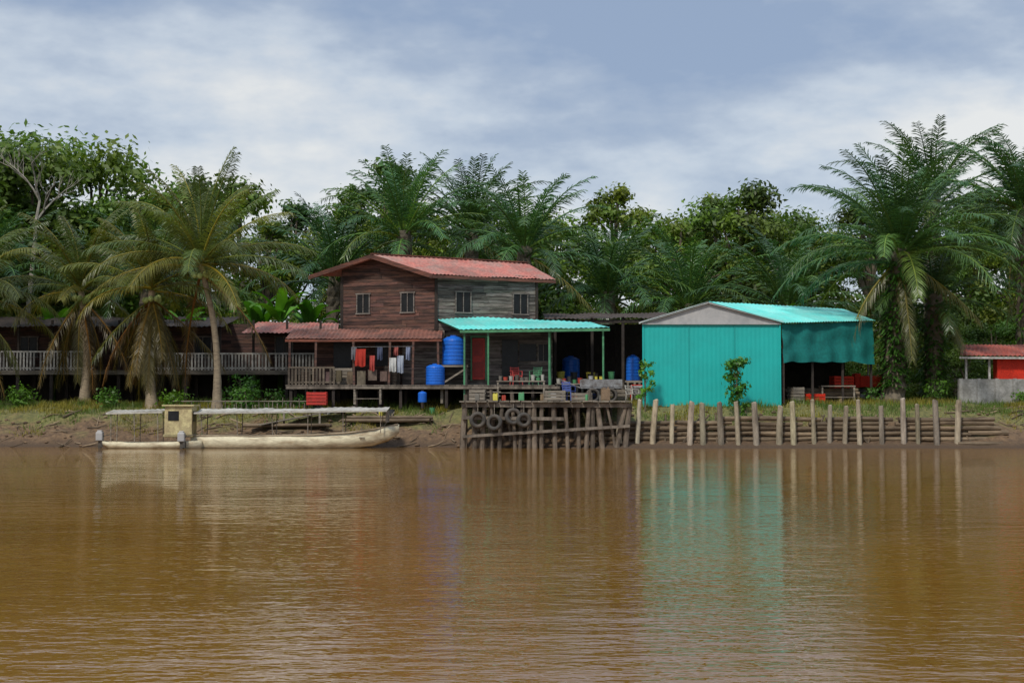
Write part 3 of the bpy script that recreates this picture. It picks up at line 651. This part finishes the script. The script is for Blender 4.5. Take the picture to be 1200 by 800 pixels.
# ---------------------------------------------------------------- turquoise building
g=Grp('turquoise_boathouse',(10.5,67,1.9)); w=MB()
w.sheet((5.96,64.5,1.75),(12.15,64.5,1.75),(12.15,64.5,5.52),(5.96,64.5,5.52),31,.004,ny=2)
w.c=[(1,1,1)]*len(w.c); w.build('front_wall',M_turq,g)
w=MB(); 
for x in(8.02,10.1): w.box((x,64.475,3.62),(.03,.012,3.7),col=(.85,.85,.85))
w.box((12.16,64.49,3.65),(.07,.07,3.8)); w.box((5.95,64.49,3.65),(.07,.07,3.8)); w.build('panel_seams',M_turq,g)
w=MB(); w.face([(5.9,64.46,5.5),(12.2,64.46,5.5),(12.2,64.46,5.56),(8.9,64.46,6.42),(5.9,64.46,5.56)]); w.build('gable_panel',M_gable,g)
w=MB(); w.beam((5.75,64.38,5.53),(8.9,64.38,6.47),.1,.08,(1.3,1.3,1.3)); w.beam((8.9,64.38,6.47),(12.3,64.38,5.57),.1,.08,(1.3,1.3,1.3)); w.beam((5.9,64.42,5.5),(12.2,64.42,5.5),.04,.06); w.build('gable_trim',M_gable,g)
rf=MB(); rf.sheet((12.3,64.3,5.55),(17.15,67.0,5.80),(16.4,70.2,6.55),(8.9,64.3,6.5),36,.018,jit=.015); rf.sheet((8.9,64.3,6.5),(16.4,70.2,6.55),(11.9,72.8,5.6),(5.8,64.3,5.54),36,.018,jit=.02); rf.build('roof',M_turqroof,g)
w=MB(); n=60; mz=12
P0=Vector((12.25,64.55,0));P1=Vector((17.05,67.1,0)); nn=Vector((.47,-.88,0))
for j in range(mz+1):
    for i in range(n+1):
        u=i/n;v=j/mz; p=P0.lerp(P1,u)+nn*(.04*math.sin(u*31)*(.4+v)+.09*noise.noise(Vector((u*9,v*3,0)))+.12*v); top=5.5+.25*u; bot=3.72+.12*noise.noise(Vector((u*6,5,0)))+.1*math.sin(u*3.1)
        w.v.append((p.x,p.y,top+(bot-top)*v))
for j in range(mz):
    for i in range(n): a=j*(n+1)+i; w.f.append((a,a+1,a+n+2,a+n+1)); w.c.append((1,1,1))
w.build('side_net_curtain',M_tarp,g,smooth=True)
w=MB()
for t in(0.02,.33,.66,.98):
    p=P0.lerp(P1,t); w.box((p.x,p.y+.12,3.75),(.1,.1,3.7))
w.box((11.2,72.6,3.7),(.1,.1,3.7)); w.box((16.3,70,3.9),(.1,.1,4.2)); w.face([(6,64.6,1.8),(11.8,72.6,1.8),(11.8,72.6,5.5),(6,64.6,5.5)]); w.face([(11.8,72.6,1.8),(16.4,70.1,1.8),(16.4,70.1,4.4),(11.8,72.6,4.4)]); w.build('frame_and_rear_walls',M_dark,g)
logpile('timber_pile',13.0,16.2,67.0,1.9,14,.1)
g=Grp('tractor',(17.5,69.3,1.9)); w=MB(); w.box((17.6,69.2,2.95),(1.5,.7,.55)); w.box((16.75,69.2,3.0),(.3,.62,.7)); w.box((18.35,69.2,3.25),(.9,1.3,.1)); w.beam((18.8,68.6,3.2),(18.8,68.6,3.9),.08,.08); w.build('body',M_orange,g,bev=.04)
w=MB(); w.torus((18.3,68.5,2.5),.42,.17,m=10); w.torus((18.3,69.9,2.5),.42,.17,m=10); w.torus((16.9,68.7,2.25),.24,.11); w.torus((16.9,69.7,2.25),.24,.11); w.build('tyres',M_rub,g,smooth=True)
w=MB(); w.tube([(18.3,68.42,2.5),(18.3,70.0,2.5)],.26,12); w.tube([(16.9,68.6,2.25),(16.9,69.8,2.25)],.13,10); w.tube([(17.3,69.1,3.2),(17.3,69.1,3.8)],.04,8); w.box((18.2,69.2,3.45),(.45,.5,.1)); w.torus((17.85,69.2,3.6),.18,.02,ax=(1,0,.4)); w.build('wheel_hubs_exhaust_seat',M_met,g)
crate(14.0,66.0,1.85,.9,.5,.5,.4,M_orange); crate(13.1,65.7,1.85,.6,.5,.8,.4,M_wood); crate(15.8,68.2,1.9,1.0,.6,1.3,.2,M_orange)
for i in range(10):
    x=U(12.8,17); y=U(66.4,68.8); bucket(x,y,gz(x,y)-.02,U(.1,.2),U(.2,.5),random.choice(cols))

# ---------------------------------------------------------------- red shed
g=Grp('red_shed',(24,68,1.9)); rf=MB(); rf.sheet((21.1,67.0,4.15),(27.5,67.0,4.1),(27.5,69.2,4.75),(21.9,69.2,4.75),30,.022,jit=.02,col=(1.1,.75,.7)); rf.build('roof',M_rust,g)
w=MB(); w.box((25.3,67.7,3.5),(4.6,.6,1.1)); w.build('red_walls',M_orange,g)
w=MB(); w.box((24.2,67.3,2.42),(6.2,.18,1.25)); 
for i in range(8): w.box((21.2+i*.85,67.19,2.42),(.16,.05,1.3),col=(1.1,1.1,1.1))
w.build('concrete_wall',M_conc,g)
w=MB()
for x in(21.5,22.6): w.box((x,67.35,3.5),(.09,.09,1.1),col=(1,1,1))
w.beam((21.1,67.05,4.05),(27.5,67.05,4.0),.05,.1,(1.2,1.2,1.2)); w.build('porch_posts',M_white,g)

# ---------------------------------------------------------------- jetty
random.seed(8)
g=Grp('wooden_jetty',(1.4,62.5,0)); w=MB()
for i in range(31):
    x=-2.1+i*.235; u=U(.6,1.25); w.box((x,63.3+U(-.06,.06),1.99+U(-.01,.01)),(.215,6.0+U(-.1,.1),.06),U(-.01,.01),(u,u,u))
w.build('deck_planks',M_wood,g)
w=MB()
for y in(60.55,61.8,63.2,64.8): w.beam((-2.15,y,1.85),(5.1,y,1.83),.14,.2)
w.beam((-2.1,60.42,1.3),(2.2,60.42,1.25),.1,.14); w.beam((-2.1,60.44,.5),(5.0,60.44,.95),.1,.12); w.build('bearers',M_pile,g)
w=MB()
for y,sp in((60.62,.42),(61.7,.8),(62.9,1.0)):
    x=-2.05
    while x<5.0:
        u=U(.4,1.2); h=U(1.8,1.98) if R()>.15 else U(2.15,2.6); l=U(-.12,.12) if x<2.3 else U(-.35,.35)
        rr=U(.06,.12); w.tube([(x-l,y,-.9),(x,y+U(-.05,.05),1.0),(x+l*.7,y,h)],[rr*1.1,rr,rr*.9],8,(u,u*.95,u*.9),wob=.08); x+=sp*U(.5,1.5)
w.build('piles',M_pile,g)
ty=Grp('hanging_tyres',(-.4,60.3,1.2)); t=MB()
for x,z,r in((-1.45,1.2,.27),(-.75,1.1,.27),(.05,1.35,.28),(.5,1.2,.24)): t.torus((x,60.3,z),r,.09,ax=(U(-.3,.3),1,U(-.1,.1)),col=(1,1,1))
t.build('tyres',M_rub,ty,smooth=True); t=MB()
for x,z in((-1.45,1.5),(-.75,1.4),(.05,1.65),(.5,1.45)): t.beam((x,60.3,z),(x,60.42,2.0),.02,.02)
t.build('ropes',M_wood,ty)
g=Grp('log_retaining_fence',(11.8,61,.2)); w=MB(); x=4.55
while x<19.2:
    u=U(.6,1.2); r=U(.095,.14); tp=U(1.78,2.14); lx=U(-.12,.12)+(.12 if x<8 else 0)*R()
    w.tube([(x,61.15,-.6),(x+lx*.5,61.15+U(-.03,.03),.9),(x+lx,61.15,tp-.04),(x+lx+U(-.02,.02),61.15,tp)],[r,r*.98,r*.9,r*U(.55,.85)],9,(u,u*U(.93,1),u*U(.85,1)),wob=.1); x+=U(.58,.95)
w.build('upright_posts',M_post,g)
w=MB()
for k,z in enumerate((.38,.6,.82,1.04,1.22)):
    x=3.6 if k<4 else 9
    while x<20.5:
        e=x+U(2,4.5); u=U(.6,1.25); w.tube([(x,61.5+U(-.03,.05),z+U(-.04,.04)),((x+e)/2,61.48,z+U(-.05,.05)),(min(e,21)+.1,61.5,z+U(-.04,.04))],[.1,.11,.085],8,(u,u,u),wob=.05); x=e+U(-.1,.5 if k>2 else 0)
for i in range(12):
    x=U(4,20); u=U(.5,1.1); w.tube([(x,61.35,.2),(x+U(-1.2,1.2),61.9,1.4)],[.05,.04],6,(u,u,u))
w.build('horizontal_logs',M_log,g)
for x0,x1,y,z,n in((19.3,21.6,61.4,.1,5),(-11.8,-8.2,63.6,.85,4),(-7.5,-3.5,64.2,1.05,6)): logpile('driftwood_logs',x0,x1,y,z,n,.08)
g=Grp('gangplank',(-9,63,.8)); w=MB()
for i in range(3): w.beam((-11.2+i*.05,63.0+i*.22,.95),(-7.2,64.6+i*.22,1.75),.2,.04)
for x in(-10.2,-8.6): w.box((x,63.7,.95),(.08,.08,1.3))
w.build('planks',M_wood,g)
g=Grp('stick_fence',(-13,65,1.6)); w=MB()
for i in range(34):
    x=-15.5+i*.2+U(-.05,.05); y=65.0; z=gz(x,y); u=U(.6,1.3); w.tube([(x,y,z-.1),(x+U(-.05,.05),y,z+U(.35,.65))],[.022,.018],5,(u,u,u))
w.beam((-15.5,65.03,2.0),(-8.9,65.03,2.0),.03,.04); w.build('sticks',M_wood,g)

# ---------------------------------------------------------------- boats
def hull(mb,x0,x1,y,st,wh,z0=-.15,col=(1,1,1)):
    K=7; b=len(mb.v); 
    for (t,hw,kz,gz_) in st:
        x=x0+(x1-x0)*t; sec=[]
        for k in range(K):
            a=math.pi*k/(K-1); sx=-math.cos(a); sz=1-abs(math.sin(a))**.7; sec.append((x,y+hw*(sx if abs(sx)>.05 else 0),kz+(gz_-kz)*sz))
        inn=[(p[0],y+(p[1]-y)*.88,p[2]+.05 if 0<i<K-1 else p[2]+.001) for i,p in enumerate(sec)][::-1]
        mb.v.extend(sec+inn)
    m_=2*K
    for i in range(len(st)-1):
        for k in range(m_):
            k2=(k+1)%m_; mb.f.append((b+i*m_+k,b+i*m_+k2,b+(i+1)*m_+k2,b+(i+1)*m_+k)); u=1; mb.c.append(col)
    for e in(0,len(st)-1): mb.f.append(tuple(b+e*m_+k for k in range(K))); mb.c.append(col)
g=Grp('wooden_longboat',(-9.3,61.2,0)); w=MB()
hull(w,-13.7,-4.85,61.2,[(0,.5,-.15,.52),(.05,.55,-.2,.52),(.2,.62,-.2,.5),(.4,.66,-.2,.5),(.6,.64,-.18,.55),(.75,.56,-.1,.64),(.87,.42,.05,.77),(.95,.25,.3,.9),(1,.05,.62,1.0)],1)
w.build('hull',M_cream,g,smooth=True)
w=MB(); 
for s_ in(-1,1): w.tube([(-13.7,61.2+s_*.53,.54),(-11,61.2+s_*.64,.52),(-8.4,61.2+s_*.65,.57),(-7,61.2+s_*.58,.66),(-5.9,61.2+s_*.42,.8),(-4.9,61.2+s_*.08,1.01)],.03,6,(1.6,1.5,1.3))
for x in(-12.5,-11,-9.4,-7.8,-6.4): w.box((x,61.2,.45),(.22,1.0,.04))
w.build('gunwales_and_thwarts',M_wood,g)
w=MB(); w.sheet((-13.5,60.4,1.50),(-5.3,60.4,1.60),(-5.3,61.9,1.74),(-13.5,61.9,1.66),30,.012,jit=.06); w.beam((-13.5,60.42,1.49),(-5.3,60.42,1.59),.04,.07,(.9,.9,.9)); w.build('canopy',M_canopy,g)
w=MB()
for x in(-13.2,-11.7,-10.2,-8.7,-7.2,-5.6):
    for s_ in(-1,1): w.beam((x,61.2+s_*.5,.5 if x<-6 else .65),(x+U(-.04,.04),61.2+s_*.6,1.58+.05*s_),.035,.035)
w.box((-5.35,61.2,1.35),(.08,.9,.5)); w.beam((-5.6,61.2,.8),(-5.05,61.2,1.55),.04,.04); w.build('canopy_posts',M_wood,g)
g=Grp('wooden_ferry_boat',(-15.5,60.9,0)); w=MB()
hull(w,-17.4,-13.2,60.85,[(0,.35,.05,.3),(.08,.5,-.1,.27),(.3,.6,-.15,.25),(.7,.62,-.15,.28),(1,.55,-.15,.33)],1); w.build('hull',M_cream,g,smooth=True)
w=MB(); w.box((-14.15,60.85,1.12),(1.15,.95,1.3)); w.box((-14.15,60.85,1.82),(1.35,1.15,.06)); w.box((-14.15,60.85,.55),(1.25,1.05,.1),col=(.6,.6,.6)); w.build('cabin',M_yel,g)
w=MB(); w.box((-14.35,60.36,1.38),(.45,.02,.4)); w.box((-13.57,60.85,1.35),(.02,.5,.45)); w.build('cabin_windows',M_glass,g)
w=MB(); w.sheet((-17.2,60.3,1.50),(-14.85,60.3,1.54),(-14.85,61.4,1.66),(-17.2,61.4,1.62),10,.012,jit=.03); w.beam((-17.2,60.3,1.48),(-14.8,60.3,1.53),.04,.07); w.build('canopy',M_canopy,g)
w=MB()
for x in(-17.0,-16.0,-15.0):
    for s_ in(-1,1): w.beam((x,60.85+s_*.45,.25),(x+U(-.03,.03),60.85+s_*.48,1.52),.035,.035)
w.build('canopy_posts',M_wood,g)
def outboard(x,y,z):
    g_=Grp('outboard_motor',(x,y,z)); c_=MB(); c_.box((x,y,z+.5),(.3,.28,.38)); c_.box((x,y,z+.72),(.22,.2,.08)); c_.build('cowling',M_gable,g_,bev=.05)
    c_=MB(); c_.box((x,y,z+.05),(.12,.1,.6)); c_.box((x-.02,y,z-.28),(.28,.12,.1)); c_.beam((x+.1,y,z+.5),(x+.6,y+.05,z+.62),.035,.035); c_.box((x+.12,y,z+.18),(.1,.2,.25)); c_.build('leg_tiller_bracket',M_rub,g_)
outboard(-17.6,60.85,.0); outboard(-13.95,60.15,-.02)

# ---------------------------------------------------------------- world, sun, camera
W=bpy.data.worlds.new('World'); sc.world=W; W.use_nodes=True; nt=W.node_tree; nt.nodes.clear()
SE=math.radians(50); SA=math.radians(208)   # azimuth clockwise from +Y: behind-left of camera
sky=N(nt,'ShaderNodeTexSky',sky_type='NISHITA'); sky.sun_disc=False; sky.sun_elevation=SE; sky.sun_rotation=SA
tc=N(nt,'ShaderNodeTexCoord'); sep=N(nt,'ShaderNodeSeparateXYZ'); nt.links.new(tc.outputs['Generated'],sep.inputs[0])
mp=N(nt,'ShaderNodeMapping'); mp.inputs['Scale'].default_value=(3.4,3.4,10); mp.inputs['Location'].default_value=(2.2,3.9,4.1); mp.inputs['Rotation'].default_value=(0,.05,0); nt.links.new(tc.outputs['Generated'],mp.inputs[0])
c1=noi(nt,mp.outputs[0],1.0,5,.52)
mp2=N(nt,'ShaderNodeMapping'); mp2.inputs['Scale'].default_value=(13,13,27); mp2.inputs['Location'].default_value=(1.1,2.4,.7); nt.links.new(tc.outputs['Generated'],mp2.inputs[0])
c2=noi(nt,mp2.outputs[0],1.0,5,.6)
s1=mul(c1,1.0); s2=mul(c2,.30); ss=add(s1,s2); bias=rng(nt,sep.outputs[2],.15,.27,-.06,-.235); ss=add(ss,bias)
cr=N(nt,'ShaderNodeValToRGB'); nt.links.new(ss,cr.inputs[0]); e=cr.color_ramp.elements
e[0].position=.36; e[0].color=(.31,.40,.56,1); e[1].position=.68; e[1].color=(.86,.86,.84,1)
x_=e.new(.45); x_.color=(.41,.49,.62,1); x_=e.new(.54); x_.color=(.58,.65,.74,1)
kk=rng(nt,sep.outputs[2],.3,.9,6.4,10.0); cc=N(nt,'ShaderNodeCombineColor')
for i in range(3): nt.links.new(kk,cc.inputs[i])
sc10=mixc(nt,1.0,cr.outputs[0],cc.outputs[0],'MULTIPLY')
fin=mixc(nt,.9,sky.outputs[0],sc10)
bg=N(nt,'ShaderNodeBackground'); bg.inputs['Strength'].default_value=.15; nt.links.new(fin,bg.inputs[0]); o=N(nt,'ShaderNodeOutputWorld'); nt.links.new(bg.outputs[0],o.inputs[0])
L=bpy.data.lights.new('sun','SUN'); L.energy=3.0; L.angle=math.radians(7); L.color=(1,.95,.86); lo=bpy.data.objects.new('sun',L); sc.collection.objects.link(lo)
dirv=Vector((math.sin(SA)*math.cos(SE),math.cos(SA)*math.cos(SE),math.sin(SE))); lo.rotation_euler=dirv.to_track_quat('Z','Y').to_euler(); lo.location=(0,0,60)
cam=bpy.data.cameras.new('camera'); cam.lens=50; cam.sensor_width=36; cam.clip_end=6000; co=bpy.data.objects.new('camera',cam); sc.collection.objects.link(co)
co.location=(0,0,2.0); co.rotation_euler=(math.radians(90+2.4),0,0); sc.camera=co
